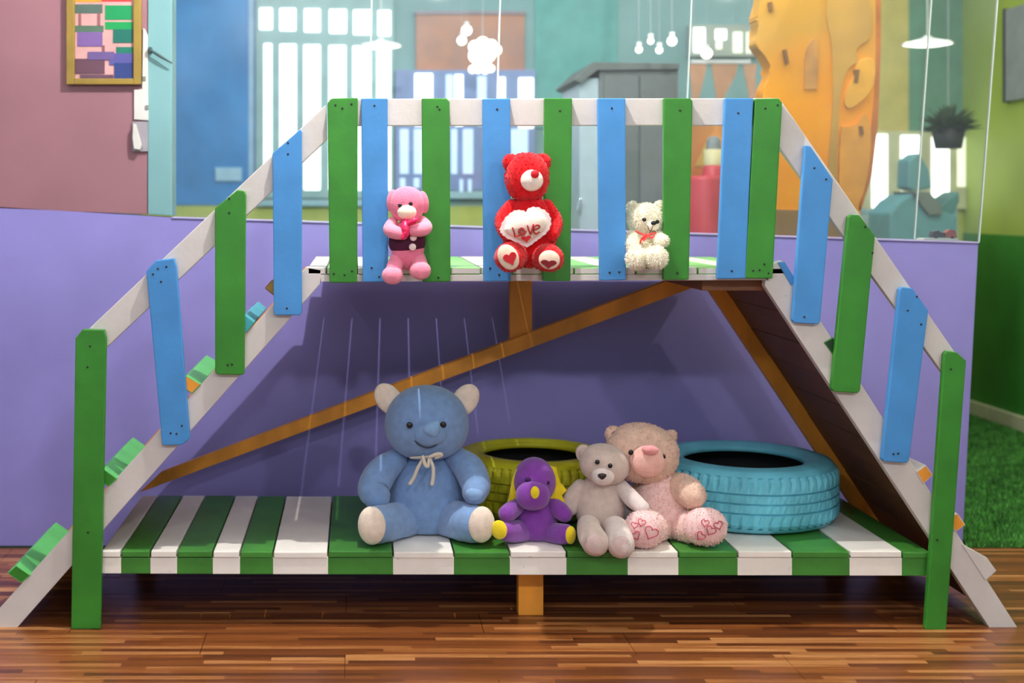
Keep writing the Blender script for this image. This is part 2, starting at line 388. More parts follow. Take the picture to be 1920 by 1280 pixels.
prism('top_rail', [(617, 185), (1462, 184), (1455, 235), (618, 236)], RB, RB+.024, WHITE, bridge, .003)
prism('hand_rail', [(611, 196), (613, 262), (176, 674), (150, 632)], RB, RB+.024, WHITE, bridge, .003)
prism('hand_rail', [(1466, 190), (1796, 668), (1780, 716), (1460, 275)], RB, RB+.024, WHITE, bridge, .003)
# stringers
SY0, SY1 = RB, RB+.034
LS = [(575, 500), (0, 1139), (-30, 1172), (-26, 1179), (30, 1179), (600, 533), (603, 505)]
RS = [(1466, 488), (1908, 1176), (1904, 1181), (1858, 1181), (1434, 536), (1436, 500)]
prism('stringer', LS, SY0, SY1, WHITE, bridge, .003)
prism('stringer', RS, SY0, SY1, WHITE, bridge, .003)
BYk = .75
def wx(pts): return [(P(x, y, SY0).x, P(x, y, SY0).z) for x, y in pts]
from_bm('stringer', prism_bm(wx([(556, 522), (0, 1139), (-30, 1172), (-26, 1179), (30, 1179), (597, 540), (597, 522)]), BYk, BYk+.034, .003), ORANGE, bridge)
from_bm('stringer', prism_bm(wx([(1482, 522), (1904, 1176), (1900, 1180), (1852, 1180), (1434, 550), (1436, 522)]), BYk, BYk+.034, .003), ORANGE, bridge)
# ramp boards across the underside
def ramp(a, b, n, inward):
    A = Vector((P(*a, SY0).x, P(*a, SY0).z)); B = Vector((P(*b, SY0).x, P(*b, SY0).z)); d = (B-A)/n; nn = Vector((-d.y, d.x)).normalized()*inward
    for i in range(n):
        p = A+d*(i+.012); q = A+d*(i+.988); j = nn*random.uniform(0, .003)
        pts = [p+nn*.043+j, q+nn*.043+j, q+nn*.060+j, p+nn*.060+j]
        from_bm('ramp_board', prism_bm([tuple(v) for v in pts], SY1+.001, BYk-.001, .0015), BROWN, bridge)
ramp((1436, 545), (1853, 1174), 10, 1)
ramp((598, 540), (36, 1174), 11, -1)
# cleats (foot battens) on the ramps
def cleat(pts, m, e=None, y1=.56): return prism('foot_batten', pts, SY0-.004, y1, m, bridge, .003, endmat=e)
cg = mat('batten_green_paint', (88, 178, 92), .4, .1); ct = mat('batten_teal_paint', (70, 164, 176), .4, .08)
cleat([(13, 1074), (30, 1059), (58, 1078), (40, 1093)], cg, GREEN)
cleat([(176, 894), (194, 878), (221, 897), (203, 913)], cg, GREEN)
cleat([(332, 720), (350, 704), (378, 720), (360, 738)], cg, ORANGE)
cleat([(440, 607), (460, 590), (478, 604), (461, 626)], ct, ct)
cleat([(496, 540), (510, 524), (530, 540), (515, 556)], BROWN, mat('olive_wood', (150, 120, 50), .6))
cleat([(1803, 1020), (1851, 1045), (1869, 1070), (1848, 1089)], WHITE, WHITE)
cleat([(1718, 884), (1736, 871), (1750, 890), (1731, 908)], WHITE, ORANGE)
cleat([(1777, 968), (1796, 962), (1811, 984), (1791, 998)], WHITE, ORANGE)
cleat([(1545, 642), (1562, 632), (1582, 660), (1567, 672)], GREEN, mat('batten_dark_green', (24, 60, 34), .5))
cleat([(1458, 492), (1471, 490), (1492, 524), (1484, 536)], BLUE, BLUE)
# deck
zd = P(0, 502, SY0).z
gaps = [576] + [612+58*k for k in range(15)] + [1474]
for i in range(len(gaps)-1):
    a, b = P(gaps[i], 0, SY0).x, P(gaps[i+1], 0, SY0).x
    bm = box_bm(a+.0022, b-.0022, SY0, .862, zd-.02, zd+random.uniform(-.001, .001), .0025)
    for f in bm.faces:
        if all(abs(v.co.y - SY0) < .0005 for v in f.verts): f.material_index = 1
    from_bm('deck_plank', bm, [WHITE if i % 2 == 0 else mat('deck_green_paint', (128, 200, 98), .35, .08), WHITE], bridge)  # deck green is made paler to carry the overhead glare
prism('deck_fascia', [(600, 515), (1440, 514), (1442, 525), (602, 528)], SY0, SY1, WHITE, bridge, .002)
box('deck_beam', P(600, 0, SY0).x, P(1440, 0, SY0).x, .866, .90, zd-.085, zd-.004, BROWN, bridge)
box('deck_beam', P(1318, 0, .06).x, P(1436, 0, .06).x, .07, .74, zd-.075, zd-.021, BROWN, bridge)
# rear post and long diagonal brace
prism('support_post', rect(956, 503, 998, 645), .80, .84, ORANGE, bridge, .003)
prism('diagonal_brace', [(262, 923), (302, 885), (1240, 532), (1262, 518), (1355, 518), (1314, 534)], .765, .798, ORANGE, bridge, .003)

# ------------------------------------------------------------------ tyres
def tyre(label, cx, cyY, r, wd, colour, name):
    m = mat(name, colour, .5, .10, 8, .15, 40)
    c = P(cx, 380, cyY); c.z = zt+.002
    t = thing('car_tyre', (c.x, c.y, c.z), label, 'tyre', 'painted tyres on the platform')
    seg = 168; rt = r
    # tread band
    zs = [(.10, -.012), (.16, -.002), (.22, 0), (.33, 0), (.335, -.008), (.355, -.008), (.36, 0), (.48, 0), (.485, -.008), (.505, -.008), (.51, 0), (.63, 0), (.635, -.008), (.655, -.008), (.66, 0), (.78, 0), (.84, -.002), (.90, -.012)]
    def lug(i, j):
        if i in (0, 1, 2) or i in (15, 16, 17): return -.007 if j % 3 == 0 else 0
        if i in (6, 7, 10, 11): return -.003 if (j+i) % 4 == 0 else 0
        return 0
    from_bm('tread', lathe_bm([(rt+dr, wd*f) for f, dr in zs], c, seg, lug), m, t)
    hole = r*.64
    def side(s):
        z = (lambda f: wd*f) if s > 0 else (lambda f: wd*(1-f))
        return [(rt-.012, z(.90)), (rt-.024, z(.965)), (rt-.042, z(.99)), (rt-.05, z(.985)), (rt-.058, z(1.0)), (rt-.085, z(.995)), (hole+.02, z(.965)), (hole+.006, z(.95)), (hole, z(.92)), (hole+.002, z(.86)), (hole+.03, z(.84))]
    from_bm('sidewall', lathe_bm(side(1), c, 96), m, t, True)
    from_bm('sidewall', lathe_bm(side(-1), c, 96), m, t, True)
    inner = [(hole+.03, wd*.84), (rt-.03, wd*.8), (rt-.03, wd*.2), (hole+.03, wd*.16)]
    from_bm('inner_lining', lathe_bm(inner, c, 64), mat('black_rubber', (22, 22, 24), .7), t, True)
    return t
tyre('yellow painted car tyre lying flat behind the purple plush', 1001, .615, .285, .205, (190, 186, 30), 'yellow_tyre_paint')
tyre('light blue painted car tyre lying flat at right of the bears', 1393, .50, .318, .212, (108, 196, 216), 'blue_tyre_paint')

# ------------------------------------------------------------------ plush toys
def plush(name, col, bump=.5, bscale=260, sheen=.35, var=.07, vs=40): return mat(name, col, .95, var, vs, bump, bscale, spec=.1, sheen=sheen)
BLACK = mat('black_plastic_eye', (16, 14, 16), .12, 0, spec=.6)
class Toy:
    def __init__(s, name, base, label, cat='plush toy', floor=None, edge=0.0, dY=0.0):
        s.floor, s.edge, s.dY = floor, edge, dY
        s.root = thing(name, P(*base), label, cat, None)
        if floor is not None: s.root.location.z = floor
    def clamp(s, bm):
        if s.floor is not None:
            for v in bm.verts:
                if v.co.y > s.edge and v.co.z < s.floor: v.co.z = s.floor
        return bm
    def ball(s, name, px, py, Y, rx, rz, ry, m, parent=None, rot=(0, 0, 0), fur=None, power=1.0, fn=None, label=None, seg=28):
        Y += s.dY; k = K(Y); e = Euler(tuple(R(a) for a in rot))
        f2 = (lambda v: fn(v/k)*k) if fn else None
        o = from_bm(name, s.clamp(ball_bm(P(px, py, Y), rx*k, ry*k, rz*k, e, seg, int(seg*.66), power, f2)), m, parent or s.root, True, label)
        if fur: add_fur(o, *fur)
        return o
    def limb(s, name, pts, m, parent=None, fur=None, seg=14, n=5, label=None, flat=1.0):
        q = [(*P(x, y, Y+s.dY), r*K(Y+s.dY)) for x, y, Y, r in pts]
        o = from_bm(name, s.clamp(sweep_bm(q, seg, n, flat=flat)), m, parent or s.root, True, label)
        if fur: add_fur(o, *fur)
        return o
    def patch(s, name, pxs, Y, m, parent=None, thick=.003, label=None):
        return prism(name, pxs, Y-thick, Y+thick, m, parent or s.root, .001, label)
def add_fur(o, n, length, m, width=.0016, droop=.3):
    me = o.data; rnd = random.Random(n)
    polys = list(me.polygons); areas = [p.area for p in polys]; ps = rnd.choices(polys, areas, k=n)
    vs, fs = [], []
    for p in ps:
        vv = [me.vertices[i].co for i in p.vertices]
        if len(vv) > 4: continue
        a, b, c = vv[0], vv[1], vv[2] if rnd.random() < .5 or len(vv) < 4 else vv[3]
        if len(vv) == 4 and rnd.random() < .5: a, b, c = vv[0], vv[2], vv[3]
        u, v = rnd.random(), rnd.random()
        if u+v > 1: u, v = 1-u, 1-v
        pt = a+(b-a)*u+(c-a)*v; nrm = p.normal
        d = (nrm + Vector((rnd.uniform(-.7, .7), rnd.uniform(-.7, .7), rnd.uniform(-.7, .7)-droop))).normalized()
        if d.dot(nrm) < .15: d = (d+nrm*.5).normalized()
        t = d.cross(Vector((rnd.uniform(-1, 1), rnd.uniform(-1, 1), rnd.uniform(-1, 1)))).normalized()*width
        l = length*rnd.uniform(.6, 1.2); i = len(vs); q = pt-nrm*.001
        mid = q+d*l*.55; tip = q+d*l+Vector((0, 0, -droop*l*.4))
        vs += [q-t, q+t, mid+t*.8, mid-t*.8, tip]; fs += [(i, i+1, i+2, i+3), (i+3, i+2, i+4)]
    fm = bpy.data.meshes.new('fur'); fm.from_pydata(vs, [], fs); fm.materials.append(m)
    f = link('fur', fm, o); f['kind'] = 'stuff'; return f
def eyes(T, pts, r, Y, parent, depth=.6):
    for x, y in pts:
        T.ball('eye', x, y, Y, r, r, r*depth, BLACK, parent, seg=14)

# --- big blue bear
bl = plush('blue_velour', (116, 148, 192), .35, 300); cr = plush('cream_velour', (232, 214, 196), .3, 300)
T = Toy('teddy_bear', (800, 1012, .25), 'large blue plush bear with cream ears and soles, sitting on the platform', floor=zt+.003, edge=FY-.004)
T.ball('torso', 800, 928, .30, 74, 86, 66, bl, fn=lambda v: Vector((v.x*(1.06-.20*(v.z/86)), v.y*(1-.15*(v.z/86)), max(v.z, -80))), seg=36)
h = T.ball('head', 800, 792, .26, 79, 70, 66, bl, power=.94, seg=36, fn=lambda v: Vector((v.x*(1-.04*v.z/70), v.y, v.z)))
for (x, y, rz) in ((729, 748, -38), (872, 750, 34)):
    e = T.ball('ear', x, y, .275, 24, 33, 9, cr, rot=(0, rz, 0), label='cream ear')
    T.ball('ear_back', x+(3 if x < 800 else -3), y+3, .289, 23, 32, 7, bl, e, rot=(0, rz, 0))
eyes(T, [(768, 797), (831, 796)], 6, .2495-.102, h)
T.ball('snout', 806, 812, .160, 33, 25, 16, bl, h)
T.ball('nose', 811, 805, .138, 16, 15, 12, plush('blue_nose', (128, 166, 206), .2), h, rot=(0, -25, 0), fn=lambda v: Vector((v.x*(1+.35*v.z/15), v.y, v.z)))
T.limb('mouth', [(774, 821, .158, 1.1), (785, 833, .150, 1.2), (801, 839, .146, 1.2), (817, 834, .146, 1.2), (829, 819, .150, 1.1)], mat('dark_thread', (40, 46, 66), .7), h, seg=8)
for s, pts in ((0, [(742, 862, .27, 22), (716, 885, .24, 29), (700, 915, .20, 30), (706, 930, .18, 26)]), (1, [(856, 858, .27, 22), (880, 880, .23, 29), (892, 908, .17, 28), (890, 922, .14, 24)])):
    a = T.limb('arm', pts, bl, seg=20)
T.ball('paw_tip', 890, 925, .118, 18, 15, 12, plush('blue_paw', (134, 170, 214), .3), a)
for pts, pad in (([(762, 975, .26, 36), (728, 980, .17, 36), (706, 984, .11, 35)], (697, 985, .065, 27, 36, -5)), ([(838, 972, .26, 36), (868, 978, .17, 37), (888, 982, .12, 35)], (903, 983, .072, 26, 34, 6))):
    lg = T.limb('leg', pts, bl, seg=22)
    x, y, Y, rx, rz, yaw = pad
    T.ball('sole', x, y, Y, rx, rz, 14, cr, lg, rot=(0, 0, yaw*3), label='cream sole')
rb = mat('cream_ribbon', (206, 196, 180), .7, .05)
b_ = T.limb('ribbon', [(770, 858, .19, 2), (798, 857, .165, 3), (826, 853, .17, 2)], rb, seg=8, flat=.5)
for pts in ([(795, 857, .155, 3), (784, 876, .15, 3.4), (776, 895, .15, 3.6), (769, 906, .15, 3.6)], [(805, 857, .155, 3), (812, 876, .15, 3.4), (812, 894, .15, 3.6), (810, 907, .15, 3.6)], [(793, 856, .15, 3), (797, 870, .145, 4), (803, 874, .145, 3), (804, 862, .15, 3)], [(806, 856, .15, 3), (820, 851, .145, 4), (828, 853, .145, 4), (818, 858, .15, 3)]):
    T.limb('ribbon_loop', pts, rb, b_, seg=8, flat=.4)

# --- purple plush
pu = plush('purple_velour', (122, 52, 152), .3, 300); ye = plush('yellow_felt', (232, 206, 20), .2, 300)
T = Toy('plush_creature', (1004, 1018, .14), 'purple plush animal with yellow frill, nose and soles between two bears', floor=zt+.003, edge=FY-.004)
T.ball('torso', 1005, 975, .17, 39, 47, 32, pu, fn=lambda v: Vector((v.x*(1.05-.15*v.z/47), v.y, v.z)))
h = T.ball('head', 1002, 902, .165, 40, 45, 38, pu)
T.ball('snout', 999, 929, .105, 32, 27, 22, pu, h, power=.92)
T.ball('nose', 1003, 923, .066, 8.5, 12, 4, ye, h, label='yellow nose')
dp = mat('dark_purple_thread', (52, 20, 78), .8)
for (x, y) in ((990, 899), (1025, 905)):
    T.ball('eye', x, y, .106 if x < 1000 else .112, 6, 5, 3, dp, h, seg=14)
T.limb('arm', [(974, 946, .16, 14), (957, 958, .12, 17), (950, 963, .10, 16)], pu)
T.limb('arm', [(1034, 944, .17, 15), (1050, 957, .14, 17), (1058, 964, .13, 15)], pu)
for pts, pad in (([(985, 996, .17, 22), (962, 996, .12, 21), (947, 995, .09, 19)], (936, 993, .062, 15.5, 18, -22)), ([(1026, 1000, .17, 22), (1048, 1001, .12, 20), (1060, 1001, .10, 19)], (1070, 1003, .075, 11, 17, 25))):
    lg = T.limb('leg', pts, pu, seg=18); x, y, Y, rx, rz, yaw = pad
    T.ball('sole', x, y, Y, rx, rz, 7, ye, lg, rot=(0, 0, yaw), label='yellow sole')
T.patch('frill', [(968, 880), (960, 900), (955, 930), (951, 944), (962, 948), (985, 930), (1020, 930), (1038, 935), (1050, 944), (1058, 958), (1066, 968), (1072, 968), (1077, 955), (1070, 944), (1056, 936), (1053, 928), (1063, 919), (1056, 910), (1051, 906), (1047, 892), (1043, 876), (1004, 868)], .158, ye, thick=.005, label='yellow scalloped frill behind the head')

# --- pink bear (large)
pk = plush('pink_fur', (250, 210, 202), .5, 200); pk2 = plush('pink_fluff', (244, 204, 202), .5, 200); pn = plush('rose_felt', (230, 152, 152), .3, 300)
hp = plush('beige_pink_fur', (230, 194, 172), .5, 200)
FB = mat('pink_fur_strands', (240, 194, 184), .9, .06, 30, spec=.1); FH = mat('beige_fur_strands', (230, 190, 170), .9, .06, 30, spec=.1)
T = Toy('teddy_bear', (1252, 1020, .25), 'pink plush bear with heart prints on its soles, leaning beside the blue tyre', floor=zt+.003, edge=-.06, dY=-.05)
T.ball('torso', 1247, 950, .27, 58, 72, 40, pk, rot=(0, -8, 0), fur=(2600, .007, FB), fn=lambda v: Vector((v.x*(1.05-.18*v.z/72), v.y, max(v.z, -66))))
h = T.ball('head', 1204, 849, .262, 69, 56, 45, hp, rot=(0, 10, 0), fur=(2600, .006, FH), power=.95, seg=34)
T.ball('ear', 1152, 816, .275, 17, 19, 9, hp, rot=(0, -35, 0), fur=(300, .006, FH)); T.ball('ear', 1255, 822, .285, 12, 18, 8, hp, rot=(0, 30, 0), fur=(300, .006, FH))
ie = T.root.children[-1]
T.ball('inner_ear', 1156, 818, .258, 9, 11, 3, plush('grey_felt', (150, 125, 112), .3), [c for c in T.root.children if c.name.startswith('ear')][0], rot=(0, -35, 0))
mz = T.ball('muzzle', 1215, 863, .178, 33, 31, 22, plush('muzzle_pink', (238, 184, 170), .3), h)
T.ball('nose', 1219, 843, .142, 16, 9, 9, pn, h, rot=(0, 6, 0), label='rose coloured nose')
eyes(T, [(1183, 848), (1243, 856)], 5.2, .163, h)
T.limb('arm', [(1262, 908, .27, 24), (1284, 918, .22, 29), (1298, 928, .18, 26)], hp, fur=(900, .006, FH), seg=18)
T.limb('arm', [(1205, 908, .30, 15), (1192, 930, .30, 16), (1188, 945, .30, 14)], hp, fur=(400, .006, FH), seg=18)
for pts, foot, hearts in (([(1236, 985, .26, 34), (1215, 988, .18, 34)], (1207, 992, .115, 37, 35, 26), [(1203, 979, 8, 20), (1192, 1003, 9, -30), (1221, 998, 14, 25), (1190, 984, 7, 10)]),
                          ([(1270, 988, .26, 32), (1300, 988, .18, 32)], (1322, 987, .125, 41, 35, 28), [(1333, 994, 10, 30), (1347, 984, 9, -20), (1314, 1004, 9, 40), (1322, 980, 8, 10)])):
    lg = T.limb('leg', pts, pk, fur=(700, .007, FB), seg=18)
    x, y, Y, rx, rz, ry = foot
    ft = T.ball('foot', x, y, Y, rx, rz, ry, pk2, lg, power=.93)
    add = bmesh.new(); k = K(Y)
    for (hx, hy, hr, ang) in hearts:
        q = []
        for i in range(21):
            t = 2*math.pi*i/20; u = 16*math.sin(t)**3/17; v = -(13*math.cos(t)-5*math.cos(2*t)-2*math.cos(3*t)-math.cos(4*t))/17
            ca, sa = math.cos(R(ang)), math.sin(R(ang)); xx, yy = hx+hr*(u*ca-v*sa), hy+hr*(u*sa+v*ca)
            nx, nz = (xx-x)/rx, (yy-y)/rz; dd = max(0, 1-nx*nx-nz*nz)**.5
            q.append((*P(xx, yy, Y+T.dY-(dd**.8)*ry*k-.006), 1.0*k))
        sweep_bm(q, 6, 1, False, add)
    from_bm('heart_print', add, mat('heart_thread', (206, 96, 110), .8), lg, True, 'rose heart outlines on the sole')
    add_fur(ft, 700, .006, FB)
    # keep fur off the printed sole front
    fu = [c for c in ft.children][0]

# --- small beige bear
bg = plush('grey_beige_velour', (204, 184, 172), .35, 300); bg2 = plush('pale_beige_velour', (222, 206, 200), .35, 300)
T = Toy('teddy_bear', (1125, 1030, .13), 'small grey beige plush bear leaning its head on the pink bear', floor=zt+.003, edge=FY-.004)
T.ball('torso', 1124, 945, .17, 46, 58, 34, bg, rot=(0, -3, 0), fn=lambda v: Vector((v.x*(1-.12*v.z/58), v.y, v.z)))
h = T.ball('head', 1133, 870, .15, 47, 38, 36, bg, rot=(0, 14, 0), power=.96)
for (x, y, rz) in ((1096, 851, -30), (1178, 876, 55)):
    e = T.ball('ear', x, y, .165, 16, 19, 7, bg, rot=(0, rz, 0)); T.ball('inner_ear', x, y, .155, 10, 12, 4, plush('ear_inner_beige', (194, 166, 156), .3), e, rot=(0, rz, 0))
T.ball('muzzle', 1130, 893, .098, 22, 17, 16, bg2, h)
T.ball('nose', 1129, 893, .073, 7.5, 6, 4, mat('dark_brown_nose', (44, 30, 28), .4), h, fn=lambda v: Vector((v.x*(1+.5*v.z/6), v.y, v.z)), label='dark brown nose')
eyes(T, [(1120, 866), (1144, 873)], 4.6, .0885, h)
T.limb('arm', [(1088, 912, .17, 14), (1074, 932, .17, 17), (1068, 950, .17, 17)], bg, seg=18)
T.limb('arm', [(1164, 912, .16, 14), (1184, 934, .12, 16), (1204, 952, .09, 14)], bg2, seg=18)
for pts in ([(1104, 985, .15, 22), (1104, 990, .08, 22), (1108, 1003, .03, 25), (1116, 1016, -.005, 26)], [(1146, 990, .15, 21), (1156, 990, .08, 22), (1160, 1005, .03, 25), (1164, 1020, -.01, 26)]):
    lg = T.limb('leg', pts, bg if pts[0][0] < 1120 else bg2, seg=20)
    x, y, Y, r = pts[-1]
    T.ball('foot_pad', x+1, y+4, Y-.026, 20, 20, 10, plush('pad_rose_beige', (210, 184, 178), .3), lg)

# --- small pink bear on the deck
p1 = plush('rose_pink_plush', (232, 122, 152), .45, 260); p2 = plush('rose_pink_paw', (240, 140, 164), .4, 260)
T = Toy('teddy_bear', (763, 505, -.01), 'small rose pink plush bear in a dark plum vest sitting on the deck', floor=zd+.002, edge=RB-.004)
T.ball('torso', 764, 458, -.03, 32, 48, 27, p1)
v_ = T.ball('vest', 763, 453, -.03, 35, 32, 30, mat('plum_vest', (74, 14, 48), .8, .1, 20, .2, 200), fn=lambda v: Vector((v.x, v.y, max(min(v.z, 26), -21))), label='dark plum vest')
h = T.ball('head', 763, 383, -.035, 34, 34, 28, p1, power=.96)
for x, y, a in ((735, 376, 8), (794, 379, -8)): T.ball('ear', x, y, -.035, 10, 21, 11, p1, rot=(0, a, 0))
T.ball('muzzle', 763, 398, -.078, 18, 14, 13, plush('muzzle_cream', (244, 220, 196), .3), h, label='cream muzzle')
eyes(T, [(750, 385), (770, 382)], 4, -.083, h, .5)
T.limb('arm', [(736, 416, -.03, 10), (731, 430, -.06, 13), (742, 436, -.085, 13), (755, 440, -.09, 10)], p2)
T.limb('arm', [(792, 414, -.03, 10), (798, 426, -.06, 13), (788, 431, -.085, 13), (775, 433, -.09, 10)], p2)
bw = mat('magenta_satin', (226, 36, 92), .35, .08)
bo = T.limb('bow', [(760, 417, -.085, 7), (760, 428, -.10, 8), (762, 440, -.104, 5)], bw, label='magenta satin bow')
T.limb('bow_loop', [(764, 420, -.10, 4), (776, 414, -.104, 6), (782, 411, -.10, 4)], bw, bo); T.limb('bow_tail', [(760, 436, -.106, 5), (756, 446, -.106, 4)], bw, bo)
for (x, y) in ((775, 445), (773.5, 463)): T.ball('button', x, y, -.083, 6.8, 6.8, 2.5, mat('white_button', (236, 214, 210), .4), v_, seg=16)
for pts, foot in (([(747, 482, -.02, 15), (742, 494, -.05, 15), (738, 506, -.075, 15)], (736, 516, -.085, 20, 17, 16)), ([(781, 480, -.02, 15), (786, 492, -.05, 15), (788, 500, -.075, 15)], (788, 507, -.085, 20, 17, 16))):
    lg = T.limb('leg', pts, p1); x, y, Y, rx, rz, ry = foot
    T.ball('foot', x, y, Y, rx, rz, ry, p2, lg, power=.94)

# --- red bear holding a heart
rd = plush('red_plush', (206, 8, 20), .5, 200, .2); FR = mat('red_fur_strands', (214, 10, 22), .9, .08, 30, spec=.1)
wc = plush('white_satin_plush', (238, 222, 208), .3, 160)
T = Toy('teddy_bear', (992, 500, -.03), 'red plush bear holding a white frilled heart that reads LOVE', floor=zd+.002, edge=RB-.004)
T.ball('torso', 993, 432, -.055, 50, 70, 34, rd, fur=(1800, .005, FR), fn=lambda v: Vector((v.x*(1-.14*v.z/70), v.y*(1-.1*v.z/70), v.z)))
h = T.ball('head', 988, 332, -.06, 41, 46, 36, rd, fur=(1500, .005, FR), power=.86)
for x, y, a in ((959, 306, -30), (1016, 305, 30)): T.ball('ear', x, y, -.062, 16, 18, 11, rd, rot=(0, a, 0), fur=(250, .005, FR))
m_ = T.ball('muzzle', 997, 338, -.112, 21.5, 20.5, 17, wc, h, label='white muzzle')
T.ball('nose', 1003, 326, -.14, 8, 8, 5, mat('red_felt_nose', (208, 14, 30), .6), h)
T.limb('arm', [(960, 388, -.05, 15), (946, 412, -.06, 18), (950, 434, -.09, 16)], rd, fur=(500, .005, FR)); T.limb('arm', [(1024, 388, -.05, 15), (1038, 416, -.06, 17), (1034, 438, -.09, 15)], rd, fur=(500, .005, FR))
def heart_pts(cx, cy, sx_, sy_, n=40, ang=0, ruffle=0):
    o = []
    for i in range(n):
        t = 2*math.pi*i/n; u = 16*math.sin(t)**3/16; v = -(13*math.cos(t)-5*math.cos(2*t)-2*math.cos(3*t)-math.cos(4*t))/14.5
        s = 1+ruffle*(1 if i % 2 else -1); ca, sa = math.cos(R(ang)), math.sin(R(ang)); x, y = u*sx_*s, v*sy_*s
        o.append((cx+x*ca-y*sa, cy+x*sa+y*ca))
    return o
HC = (987, 424)
HO = [tuple(v) for v in catmull([(987, 399), (991, 391), (1005, 388), (1021, 394), (1031, 405), (1033, 420), (1026, 435), (1013, 446), (1002, 454), (988, 463), (972, 455), (952, 447), (941, 438), (938, 430), (945, 413), (957, 400), (969, 394), (982, 395), (987, 399)], 3)][:-1]
def hring(f, ruffle=0): return [(HC[0]+(x-HC[0])*(f+(ruffle if i % 2 else -ruffle)), HC[1]+(y-HC[1])*(f+(ruffle if i % 2 else -ruffle))) for i, (x, y) in enumerate(HO)]
hh = T.patch('heart_frill', hring(1.0, .03), -.135, mat('frill_white', (236, 222, 220), .8, .08, 40), thick=.004, label='white ruffled heart cushion')
bm = bmesh.new(); cv = bm.verts.new(P(*HC, -.139-.03)); rings = []
for f in (.3, .5, .65, .76, .84):
    rings.append([bm.verts.new(P(x, y, -.139-.03*math.sqrt(max(0, 1-(f/.84)**2)))) for x, y in hring(f)])
for i in range(len(HO)):
    k = (i+1) % len(HO); bm.faces.new((cv, rings[0][i], rings[0][k]))
    for a in range(4): bm.faces.new((rings[a][i], rings[a+1][i], rings[a+1][k], rings[a][k]))
from_bm('heart_face', bm, wc, hh, True)
rt_ = mat('red_letter_thread', (178, 40, 36), .7)
def stroke(name, pts, r=1.5):
    q = []
    for x, y in pts:
        f = min(.98, math.hypot((x-987)/40, (y-424)/33)); Yp = -.139-.03*math.sqrt(max(0, 1-f*f))-.003
        q.append((*P(x, y, Yp), r*K(Yp)))
    from_bm(name, sweep_bm(q, 6, 3), rt_, hh, True)
stroke('letter_l', [(961, 427), (964, 435), (965, 442), (966, 443), (970, 442.5), (974, 441)])
stroke('letter_o', [(978+8*(1-i/26)*math.cos(i*.6)+.5, 433+8.5*(1-i/26)*math.sin(i*.6)) for i in range(22)], 1.2)
stroke('letter_v', [(989, 423), (992, 432), (995, 439), (996, 437), (998, 429), (1000, 421)])
stroke('letter_e', [(1003, 430), (1009, 428), (1012, 425), (1010, 422), (1005, 422), (1001, 427), (1001, 434), (1005, 438), (1011, 435)])
T.patch('small_heart', heart_pts(987, 447, 9.5, 6, 24, -8), -.162, mat('red_applique', (200, 20, 34), .6), hh, .004)
for pts, sole, hc, hm in (([(972, 478, -.06, 24), (960, 480, -.11, 27), (955, 482, -.13, 28)], (953, 482, -.172, 19, 25, -28), (957, 484, 13, 12, -20), mat('red_applique', (200, 20, 34), .6)), ([(1012, 480, -.06, 24), (1026, 482, -.11, 26), (1031, 484, -.13, 26)], (1030, 487, -.170, 20, 18, 8), (1029, 494, 15, 8, 4), mat('dark_red_applique', (120, 10, 22), .7))):
    lg = T.limb('leg', pts, rd, fur=(600, .005, FR), seg=20)
    x, y, Y, rx, rz, a = sole
    so = T.ball('sole', x, y, Y, rx, rz, 7, plush('sole_cream', (232, 208, 184), .3), lg, rot=(0, a, 0), label='cream sole')
    T.patch('sole_heart', heart_pts(hc[0], hc[1], hc[2], hc[3], 24, hc[4]), Y-.0115, hm, lg, .003, 'heart on the sole')

# --- cream fluffy bear
cf = plush('cream_fluff', (252, 240, 214), .6, 150); FC = mat('cream_fur_strands', (252, 244, 224), .9, .06, 30, spec=.1)
T = Toy('teddy_bear', (1212, 498, .07), 'small fluffy cream plush bear with a red ribbon peeking between two pickets', floor=zd+.002, edge=RB-.004, dY=-.045)
T.ball('torso', 1211, 460, .095, 32, 38, 27, cf, fur=(4200, .009, FC, .0010))
h = T.ball('head', 1211, 411, .085, 33, 30, 27, cf, fur=(4200, .008, FC, .0010))
for x, y in ((1186, 390), (1237, 389)): T.ball('ear', x, y, .09, 11, 12, 8, cf, fur=(900, .008, FC, .0010))
T.ball('muzzle', 1223, 423, .045, 13, 11, 10, cf, h)
T.ball('nose', 1225.5, 418, .022, 5.2, 4.5, 4, BLACK, h, seg=14)
eyes(T, [(1208, 411.5), (1232.5, 415.5)], 4, .028, h)
for pts in ([(1224, 424, .026, .7), (1221, 431, .026, .8), (1219, 435, .03, .7)], [(1214, 423, .03, .7), (1218, 432, .026, .8), (1228, 433, .03, .7)]): T.limb('mouth', pts, mat('brown_thread', (90, 62, 50), .8), h, seg=6)
rr = mat('red_ribbon', (216, 56, 52), .6)
b_ = T.limb('ribbon', [(1192, 433, .035, 1.5), (1208, 440, .02, 2), (1218, 439, .015, 2), (1230, 436, .03, 1.5)], rr, seg=8, flat=.6)
for pts in ([(1212, 440, .012, 1.6), (1204, 446, .006, 2), (1200, 456, .006, 1.6)], [(1213, 440, .012, 1.6), (1206, 450, .006, 1.8), (1212, 447, .006, 1.6), (1215, 441, .01, 1.6)], [(1216, 440, .012, 1.6), (1222, 446, .006, 1.8), (1227, 441, .008, 1.6)]): T.limb('ribbon_loop', pts, rr, b_, seg=8, flat=.6)
T.limb('arm', [(1232, 440, .08, 10), (1236, 448, .03, 10), (1243, 451, -.025, 10)], cf, fur=(1500, .009, FC, .0010)); T.limb('arm', [(1188, 440, .08, 10), (1186, 456, .05, 12), (1190, 466, .03, 10)], cf, fur=(1500, .009, FC, .0010))
T.limb('leg', [(1200, 482, .07, 15), (1195, 484, .0, 19), (1194, 485, -.02, 18)], cf, fur=(2600, .010, FC, .0010))
